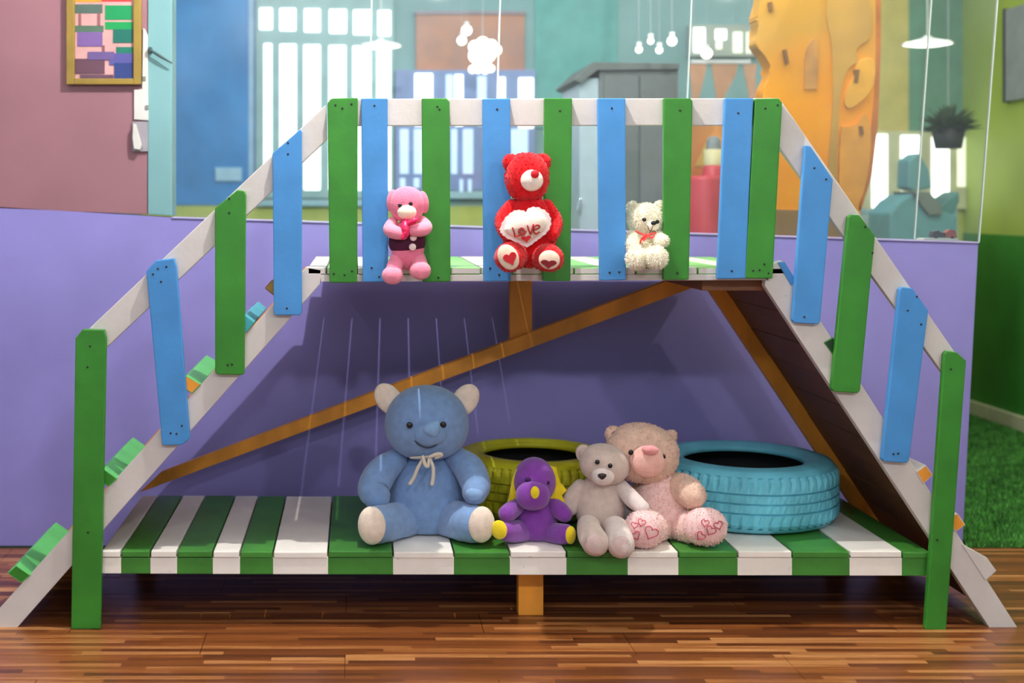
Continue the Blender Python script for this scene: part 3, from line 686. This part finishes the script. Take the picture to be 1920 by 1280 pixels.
T.limb('leg', [(1220, 480, .07, 15), (1226, 481, .0, 18), (1231, 482, -.04, 20)], cf, fur=(2600, .010, FC, .0010))

# ------------------------------------------------------------------ things on the left wall
pf = thing('picture', P(193, 158, WY-.02), 'olive gold framed picture of coloured chairs on the pink wall', 'picture')
gold = mat('olive_gold_frame', (140, 116, 48), .5, .1)
for r in ((124, -62, 139, 158), (250, -62, 264, 158), (139, 147, 250, 158), (139, -62, 250, -50)): prism('frame_bar', rect(*r), WY-.03, WY-.001, gold, pf, .003)
pr = prism('print', rect(139, -50, 250, 147), WY-.014, WY-.002, mat('print_ground', (196, 150, 148), .6, .08, 12), pf, 0)
for r, c in (((139, -8, 190, 4), (206, 140, 40)), ((190, -8, 246, 3), (196, 52, 50)), ((136+4, 8, 192, 25), (72, 92, 84)), ((197, 10, 248, 37), (8, 132, 76)), ((197, 41, 249, 55), (10, 142, 74)), ((140, 48, 194, 60), (74, 102, 82)), ((145, 60, 192, 87), (112, 84, 142)),
             ((212, 55, 249, 80), (14, 96, 84)), ((218, 88, 249, 107), (16, 106, 86)), ((141, 110, 196, 138), (92, 60, 76)), ((205, 100, 249, 122), (78, 76, 140)), ((214, 118, 249, 147), (38, 56, 112)), ((150, 140, 212, 148), (90, 60, 80)), ((148, 25, 152, 48), (140, 90, 92)), ((183, 25, 188, 48), (140, 90, 92)), ((192, 85, 196, 108), (130, 80, 86)), ((165, 97, 214, 112), (96, 78, 130))):
    pi_ = len(pr.children)*.00025
    prism('printed_shape', rect(*r), WY-.0148-pi_, WY-.0138, mat('print_%d_%d_%d' % c, c, .6), pr, 0)
hd = thing('door_hardware', P(262, 285, WY-.01), 'white door lock plate with lever handle beside the framed picture', 'door handle')
wm = mat('white_plastic', (204, 202, 198), .4)
prism('plate', [(268, 52), (271, 54), (277, 66), (278, 226), (251, 224), (251, 168), (268, 168)], WY-.012, WY-.001, wm, hd, .003)
prism('lever', [(249, 232), (254, 232), (265, 272), (262, 281), (251, 279), (248, 260)], WY-.035, WY-.012, wm, hd, .003)
prism('backplate', rect(248, 228, 277, 284), WY-.011, WY-.001, mat('grey_metal', (150, 144, 152), .4), hd, .002)
for x, y in ((270, 147), (275, 201)): prism('screw', rect(x-3, y-4, x+3, y+4), WY-.016, WY-.011, mat('grey_dull', (120, 122, 120), .5), hd, .001)
ba = thing('door_closer', P(300, 105, WY-.03), 'thin dark metal rod fixed across the pale teal door post', 'rod')
q = [(*P(279, 92, WY-.03), .0045), (*P(300, 105, WY-.03), .006), (*P(322, 118, WY-.03), .003)]
from_bm('rod', sweep_bm(q, 10, 4), mat('dark_metal', (52, 74, 74), .4), ba, True)
from_bm('bracket', box_bm(P(278, 0, WY-.03).x, P(284, 0, WY-.03).x, WY-.034, WY-.004, P(0, 98, WY-.03).z, P(0, 88, WY-.03).z, .002), mat('dark_metal', (52, 74, 74), .4), ba)
pl_ = thing('name_plate', P(428, 339, BY-.03), 'small blank pale plate on the blue panel left of the window', 'plate')
prism('plate', rect(404, 315, 452, 339), BY-.028, BY-.0125, mat('pale_plate', (168, 206, 226), .4), pl_, .004)
prism('rim', [(402, 313), (454, 313), (454, 341), (402, 341)], BY-.018, BY-.0122, mat('plate_rim', (120, 172, 208), .4), pl_, .002)
gp = thing('notice_board', (RX-.02, 3.35, P(0, 190, 3.4).z), 'grey notice board on the lime wall at the right edge', 'board')
y0, y1 = (RX-CX)*F/(1894-VX)-D, (RX-CX)*F/(1990-VX)-D
box('board', RX-.03, RX-.001, y1, y0, P(0, 190, y0).z, P(0, 18, y0).z, mat('board_grey', (138, 144, 142), .5), gp, .004)
box('board_edge', RX-.036, RX-.002, y0, y0+.02, P(0, 192, y0).z, P(0, 16, y0).z, mat('dark_metal2', (66, 70, 74), .5), gp, .002)

# ------------------------------------------------------------------ things seen through the glass or reflected in it
TY = 1.75
tree = thing('play_tree', P(1540, 440, TY+.2) * 1, 'orange cartoon tree trunk with wavy edges behind the glass', 'tree')
tree.location.z = 0
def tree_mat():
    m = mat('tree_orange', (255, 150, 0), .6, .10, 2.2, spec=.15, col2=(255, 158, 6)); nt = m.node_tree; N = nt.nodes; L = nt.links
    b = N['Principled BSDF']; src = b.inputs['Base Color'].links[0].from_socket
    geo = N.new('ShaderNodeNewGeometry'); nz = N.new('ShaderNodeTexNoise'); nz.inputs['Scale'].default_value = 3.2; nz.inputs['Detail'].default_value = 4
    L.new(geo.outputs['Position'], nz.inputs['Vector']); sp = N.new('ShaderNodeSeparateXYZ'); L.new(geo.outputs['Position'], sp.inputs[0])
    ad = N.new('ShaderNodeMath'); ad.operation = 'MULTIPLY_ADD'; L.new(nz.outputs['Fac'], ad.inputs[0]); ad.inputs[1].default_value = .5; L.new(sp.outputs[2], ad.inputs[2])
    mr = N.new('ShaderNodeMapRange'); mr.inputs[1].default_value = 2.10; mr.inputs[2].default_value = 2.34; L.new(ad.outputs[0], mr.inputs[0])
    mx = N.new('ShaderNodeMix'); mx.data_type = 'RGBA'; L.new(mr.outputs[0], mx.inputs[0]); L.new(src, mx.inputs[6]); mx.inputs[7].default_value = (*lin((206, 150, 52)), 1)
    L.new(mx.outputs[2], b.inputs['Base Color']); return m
OR = tree_mat(); TN = mat('tree_tan', (196, 146, 56), .55, .12, 3); DO = mat('tree_dark_orange', (196, 112, 28), .55, .12)
zb = 380 + CZ/K(TY)
def smooth_px(p, n=4): return [tuple(v) for v in catmull(p, n)]
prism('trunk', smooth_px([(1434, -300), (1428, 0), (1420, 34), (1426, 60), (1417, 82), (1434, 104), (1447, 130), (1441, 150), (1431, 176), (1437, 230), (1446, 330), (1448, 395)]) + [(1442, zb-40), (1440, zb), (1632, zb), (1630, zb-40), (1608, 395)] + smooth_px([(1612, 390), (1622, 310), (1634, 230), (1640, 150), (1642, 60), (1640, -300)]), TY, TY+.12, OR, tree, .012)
prism('bark_edge', [(1626, -300), (1652, -300), (1652, 90), (1646, 240), (1636, 330), (1614, 400), (1610, 330), (1622, 230), (1632, 120)], TY+.03, TY+.11, DO, tree, .01)
prism('bark_swirl', smooth_px([(1552, -60), (1600, -40), (1630, 0), (1636, 40), (1630, 74), (1612, 84), (1604, 96), (1610, 116), (1590, 128), (1576, 180), (1572, 250), (1570, 330), (1568, 388), (1550, 388), (1552, 330), (1558, 250), (1562, 180), (1560, 90), (1550, 30)], 3), TY-.008, TY+.01, TN, tree, .003)
prism('bark_swirl', smooth_px([(1606, 120), (1622, 109), (1638, 114), (1641, 140), (1632, 172), (1612, 192), (1592, 204), (1584, 190), (1590, 165), (1600, 146), (1606, 120)], 3)[:-1], TY-.012, TY+.01, mat('tree_swirl', (226, 160, 40), .5, .08), tree, .003)
prism('bark_swirl', smooth_px([(1578, 236), (1596, 238), (1612, 226), (1622, 212), (1632, 236), (1632, 290), (1622, 350), (1604, 390), (1576, 388), (1574, 310), (1578, 236)], 3)[:-1], TY-.010, TY+.01, mat('tree_swirl2', (222, 148, 36), .5, .08), tree, .003)
prism('root_band', [(1448, 392), (1606, 396), (1622, 470), (1440, 470)], TY-.009, TY+.02, mat('tree_root', (150, 112, 54), .6, .1), tree, .003)
mk = mat('bark_mark', (128, 84, 28), .7)
for r in (((1441, 4), (1448, 2), (1450, 20), (1444, 22)), ((1469, 93), (1475, 92), (1480, 118), (1474, 120)), ((1603, 130), (1612, 130), (1609, 155), (1602, 154)), ((1611, 236), (1618, 236), (1620, 252), (1613, 254))):
    prism('bark_mark', list(r), TY-.018, TY+.0, mk, tree, .001)
prism('bark_hollow', smooth_px([(1508, 168), (1510, 110), (1516, 84), (1528, 72), (1534, 100), (1532, 168)], 3), TY-.006, TY+.01, mat('bark_hollow', (196, 134, 60), .6, .2, 8), tree, .002)

CYb = 2.5
cab = thing('storage_cabinet', Vector((P(1190, 0, CYb).x, CYb+.25, 0)), 'tall dark grey cabinet with overhanging top behind the glass', 'cabinet')
gd = mat('cabinet_grey', (104, 110, 108), .5, .06, 3); gl_ = mat('cabinet_side_grey', (160, 178, 188), .45, .06)
x0, x1 = P(1124, 0, CYb).x, P(1272, 0, CYb).x
box('body', x0+.0, x1, CYb, CYb+.55, 0, P(0, 128, CYb).z, gd, cab, .006)
box('side_panel', x0-.10, x0-.001, CYb+.01, CYb+.56, 0, P(0, 146, CYb).z, gl_, cab, .006)
prism('top', [(1076, 150), (1112, 116), (1274, 119), (1274, 130), (1120, 130), (1088, 156)], CYb-.03, CYb+.58, mat('cabinet_top_grey', (88, 94, 92), .5), cab, .003)
box('door', x0+.02, (x0+x1)/2-.004, CYb-.014, CYb-.001, .1, P(0, 142, CYb).z, mat('cabinet_door', (92, 98, 98), .5), cab, .003)
box('door', (x0+x1)/2+.004, x1-.02, CYb-.014, CYb-.001, .1, P(0, 142, CYb).z, mat('cabinet_door', (92, 98, 98), .5), cab, .003)
prism('handle', [(1082, 395), (1087, 372), (1091, 374), (1087, 398)], CYb-.03, CYb+.0, mat('chrome', (215, 220, 225), .2, metallic=1), cab, .002)

bp = thing('pin_board', P(880, 140, BY-.02), 'brown wooden board on the rear wall above the low blue window', 'board')
prism('board', rect(780, 26, 984, 132), BY-.03, BY-.001, mat('board_brown', (176, 134, 122), .6, .1, 4, col2=(186, 130, 104)), bp, .004)
prism('board_rail', rect(778, 20, 986, 27), BY-.04, BY-.001, mat('board_rail', (150, 140, 150), .6), bp, .003)

def globe(px, py, Y, r, label):  # bulb reflections in the glass, built as hanging lit globes
    t = thing('globe_lamp', P(px, py, Y), label, 'lamp', 'small globe lamps beyond the glass')
    from_bm('globe', ball_bm(P(px, py, Y), r*K(Y), r*K(Y), r*K(Y), None, 18, 12), mat('lamp_glow', (255, 246, 236), .3, 0, emit=4), t, True)
    c = P(px, py, Y); from_bm('cord', sweep_bm([(c.x, c.y, c.z+r*K(Y)*.9, .0015), (c.x, c.y, 3.2, .0015)], 6, 1, False), mat('cord_grey', (160, 165, 170), .6), t)
    z = c.z+r*K(Y); from_bm('cap', box_bm(c.x-.012, c.x+.012, c.y-.012, c.y+.012, z-.006, z+.02, .004), mat('cap_white', (220, 222, 224), .5), t)
globe(875, 57, 3.2, 9.5, 'small round lit lamp, upper of two left of the cloud lamp')
globe(866, 76, 3.4, 8.5, 'small round lit lamp, lower of two left of the cloud lamp')
globe(1198, 93, 2.3, 6.5, 'small round lit lamp, leftmost of four in front of the grey cabinet')
globe(1220, 77, 2.2, 6, 'small round lit lamp, second from left in front of the grey cabinet')
globe(1236, 94, 2.35, 6.5, 'small round lit lamp, third from left in front of the grey cabinet')
globe(1260, 77, 2.2, 9, 'small round lit lamp, largest and rightmost by the grey cabinet')
globe(1325, 100, 3.3, 10, 'small round lit lamp below the small high window')
cl = thing('cloud_lamp', P(906, 138, 2.6), 'glowing white cloud shaped lamp above the white top rail', 'lamp')
bm = bmesh.new()
for (x, y, r) in ((890, 88, 12), (905, 82, 13), (921, 86, 12), (931, 94, 10), (893, 104, 15), (915, 102, 15), (905, 118, 16), (886, 130, 8), (897, 130, 8), (910, 131, 8), (921, 129, 7)):
    ball_bm(P(x, y, 2.6), r*K(2.6), .05, r*K(2.6), None, 16, 10, bm=bm)
from_bm('glowing_body', bm, mat('cloud_glow', (255, 248, 240), .4, 0, emit=2.2), cl, True)
c = P(905, 72, 2.6); from_bm('cord', sweep_bm([(c.x, 2.6, c.z-.02, .002), (c.x, 2.6, 3.2, .002)], 6, 1, False), mat('cord_grey', (160, 165, 170), .6), cl)

def pendant(px, py, Y, rx, label, glow):  # lamp reflections in the glass, built as hanging pendants in the room
    k = K(Y); c = P(px, py, Y)
    t = thing('pendant_lamp', c, label, 'lamp', 'pendant lamps beyond the glass')
    r = rx*k
    prof = [(.001, r*.34), (r*.12, r*.33), (r*.2, r*.24), (r*.6, r*.12), (r, 0), (r*.99, -.006), (r*.6, r*.10), (.001, r*.2)]
    from_bm('shade', lathe_bm(prof, c, 40), mat('pendant_shade', (236, 238, 232), .4, 0), t, True)
    from_bm('diffuser', lathe_bm([(.001, -.012), (r*.6, -.012), (r*.96, -.003), (r*.9, .006), (.001, .01)], c, 40), mat('pendant_glow_%s' % glow, (255, 250, 240), .4, 0, emit=glow), t, True)
    from_bm('cord', sweep_bm([(c.x, c.y, c.z+r*.3, .004), (c.x, c.y, 3.2, .004)], 8, 1, False), mat('cord_white', (214, 220, 218), .5), t)
pendant(1739, 82, 3.0, 46, 'wide white pendant lamp hanging right of the orange tree', 3.0)
pendant(714, 86, 3.4, 40, 'pale pendant lamp hanging in front of the large bright window', 2.0)

OPY = 3.2
op = thing('orange_play_panel', Vector((P(1355, 0, OPY).x, OPY, 0)), 'orange play panel with pointed shapes behind the pickets', 'panel')
prism('panel', [(1290, 232), (1425, 232), (1425, 380 + CZ/K(OPY)), (1290, 380 + CZ/K(OPY))], OPY, OPY+.06, mat('orange_panel', (232, 150, 66), .5, .08, 3), op, .006)
prism('triangle', [(1328, 258), (1352, 312), (1304, 312)], OPY-.03, OPY-.001, mat('amber_shape', (250, 196, 90), .5), op, .004)
prism('rounded_shape', [(1296, 315), (1325, 312), (1336, 330), (1320, 342), (1296, 348)], OPY-.03, OPY-.001, mat('bright_orange', (250, 136, 44), .5), op, .004)
RY = 2.4
rbr = thing('toy_barrel', Vector((P(1322, 0, RY).x, RY, 0)), 'red plastic barrel with a pale top between green and blue pickets', 'barrel')
c = Vector((P(1322, 0, RY).x, RY, 0)); r = 34*K(RY); zt2 = P(0, 330, RY).z
from_bm('body', lathe_bm([(.001, 0), (r*.9, 0), (r, .03), (r*1.02, zt2*.5), (r, zt2-.02), (r*.96, zt2), (.001, zt2)], c, 36), mat('red_plastic', (196, 56, 68), .4, .05), rbr, True)
c2 = Vector((P(1338, 0, RY).x, RY, zt2)); r2 = 20*K(RY)
from_bm('neck', lathe_bm([(r2*1.1, 0), (r2, .03), (r2*.9, 20*K(RY)), (.001, 20*K(RY))], c2, 30), mat('red_plastic', (196, 56, 68), .4, .05), rbr, True)
from_bm('cap', lathe_bm([(r2*.9, 18*K(RY)), (r2*.9, 50*K(RY)), (.001, 50*K(RY))], c2, 30), mat('pale_yellow_plastic', (206, 196, 150), .5), rbr, True)
from_bm('lid', lathe_bm([(r2*.7, 50*K(RY)), (r2*.65, 66*K(RY)), (r2*.4, 74*K(RY)), (.001, 75*K(RY))], c2, 30), mat('grey_lid', (124, 132, 134), .5), rbr, True)

bu = thing('pennant_garland', P(1360, 118, 3.4), 'garland of brown pennants on a pale rail by the orange tree', 'bunting')
prism('rail', rect(1296, 112, 1408, 119), 3.4, 3.42, mat('rail_white', (214, 216, 222), .4), bu, .003)
for x in (1300, 1404):
    c = P(x, 114, 3.41); from_bm('cord', sweep_bm([(c.x, c.y, c.z, .002), (c.x, c.y, 3.2, .002)], 6, 1, False), mat('cord_grey', (160, 165, 170), .6), bu)
for i, (a, b, cx_) in enumerate(((1292, 1326, 1304), (1334, 1384, 1350), (1394, 1420, 1412))):
    prism('pennant', [(a, 120), (b, 120), (b-4, 140), (cx_+6, 186), (cx_-6, 186), (a+3, 140)], 3.405, 3.415, mat('pennant_brown', (198, 150, 120), .7, .08), bu, .001)

sh = thing('low_shelf', Vector((P(1715, 0, 3.5).x, 3.7, 0)), 'pale blue low shelf under the bright window at right', 'shelf')
x0, x1 = P(1625, 0, 3.5).x, P(1796, 0, 3.5).x; zs = P(0, 393, 3.5).z
box('top', x0, x1, 3.5, 3.95, zs-.03, zs, mat('shelf_top', (150, 186, 196), .5), sh, .004)
box('side', x0, x0+.03, 3.5, 3.95, 0, zs-.031, mat('shelf_side', (176, 194, 192), .5), sh, .004); box('side', x1-.03, x1, 3.5, 3.95, 0, zs-.031, mat('shelf_side', (176, 194, 192), .5), sh, .004)
box('front_panel', x0+.031, x1-.031, 3.52, 3.54, 0, zs-.031, mat('shelf_front', (186, 204, 200), .5), sh, .004)
SY_ = 3.0
st = thing('rocking_seat', Vector((P(1745, 0, SY_).x, SY_, 0)), 'teal play seat with two raised fins behind the glass at right', 'toy')
tl = mat('seat_teal', (96, 152, 158), .45, .06); tg = mat('seat_grey', (112, 124, 116), .5)
zbs = 380 + CZ/K(SY_)
prism('body', [(1668, 400), (1690, 378), (1712, 362), (1735, 372), (1752, 398), (1795, 402), (1795, zbs), (1668, zbs)], SY_, SY_+.3, tl, st, .015)
prism('fin', [(1704, 300), (1724, 286), (1742, 318), (1748, 352), (1716, 358), (1702, 352)], SY_+.05, SY_+.2, tl, st, .012)
prism('fin', [(1750, 396), (1766, 392), (1780, 370), (1798, 358), (1800, 376), (1790, 402), (1756, 406)], SY_+.02, SY_+.2, mat('seat_dark_teal', (74, 130, 126), .45), st, .012)
prism('saddle', [(1712, 358), (1744, 360), (1764, 382), (1768, 402), (1744, 404), (1728, 384)], SY_-.03, SY_+.25, tg, st, .01)

ph = thing('hanging_plant', P(1778, 268, 3.2), 'dark leafy plant hanging beside the lime wall', 'plant')
c = P(1778, 262, 3.2)
from_bm('pot', lathe_bm([(.001, -.05), (.07, -.05), (.09, .06), (.08, .06), (.06, -.03), (.001, -.03)], c, 24), mat('pot_dark', (44, 50, 48), .6), ph, True)
bm = bmesh.new(); rnd = random.Random(3)
for i in range(260):
    a = rnd.random()*6.28; l = rnd.uniform(.06, .2); el = rnd.uniform(.1, 1.5); s = c + Vector((0, 0, .05))
    d = Vector((math.cos(a)*math.cos(el), math.sin(a)*math.cos(el), math.sin(el))); t_ = Vector((-math.sin(a), math.cos(a), 0))*.012
    p1_ = s+d*l*.6; p2_ = s+d*l+Vector((0, 0, -.02))
    v = [bm.verts.new(q) for q in (s, p1_+t_, p2_, p1_-t_)]; bm.faces.new(v)
lf = from_bm('foliage', bm, mat('foliage_dark', (66, 92, 54), .6, .3, 20), ph); lf['kind'] = 'stuff'
from_bm('cord', sweep_bm([(c.x, c.y, c.z+.05, .003), (c.x, c.y, 3.2, .003)], 6, 1, False), mat('cord_grey', (160, 165, 170), .6), ph)

tc = thing('toy_car', P(1770, 445, WY+.06), 'tiny dark and red toy car on the ledge behind the glass', 'toy car')
TYc = WY+.075; zc = P(0, 451.2, TYc).z
prism('body', [(1748, 440), (1750, 434), (1760, 432), (1764, 436), (1772, 436), (1772, 445), (1748, 445)], TYc, TYc+.03, mat('toy_dark', (64, 66, 76), .5), tc, .001)
prism('bonnet', [(1773, 436), (1782, 430), (1792, 432), (1795, 445), (1773, 445)], TYc, TYc+.03, mat('toy_red', (168, 92, 84), .5), tc, .001)
for x in (1755, 1785):
    cc = P(x, 446, TYc)
    from_bm('wheel', ball_bm((cc.x, TYc-.002, cc.z), .007, .004, .007, None, 14, 8), mat('toy_tyre', (30, 30, 32), .6), tc, True)
prism('tray', [(1730, 448), (1735, 446.5), (1797, 447.5), (1797, 451.5), (1730, 450.5)], TYc-.015, TYc+.045, mat('tray_white', (205, 208, 196), .5), tc, .001)
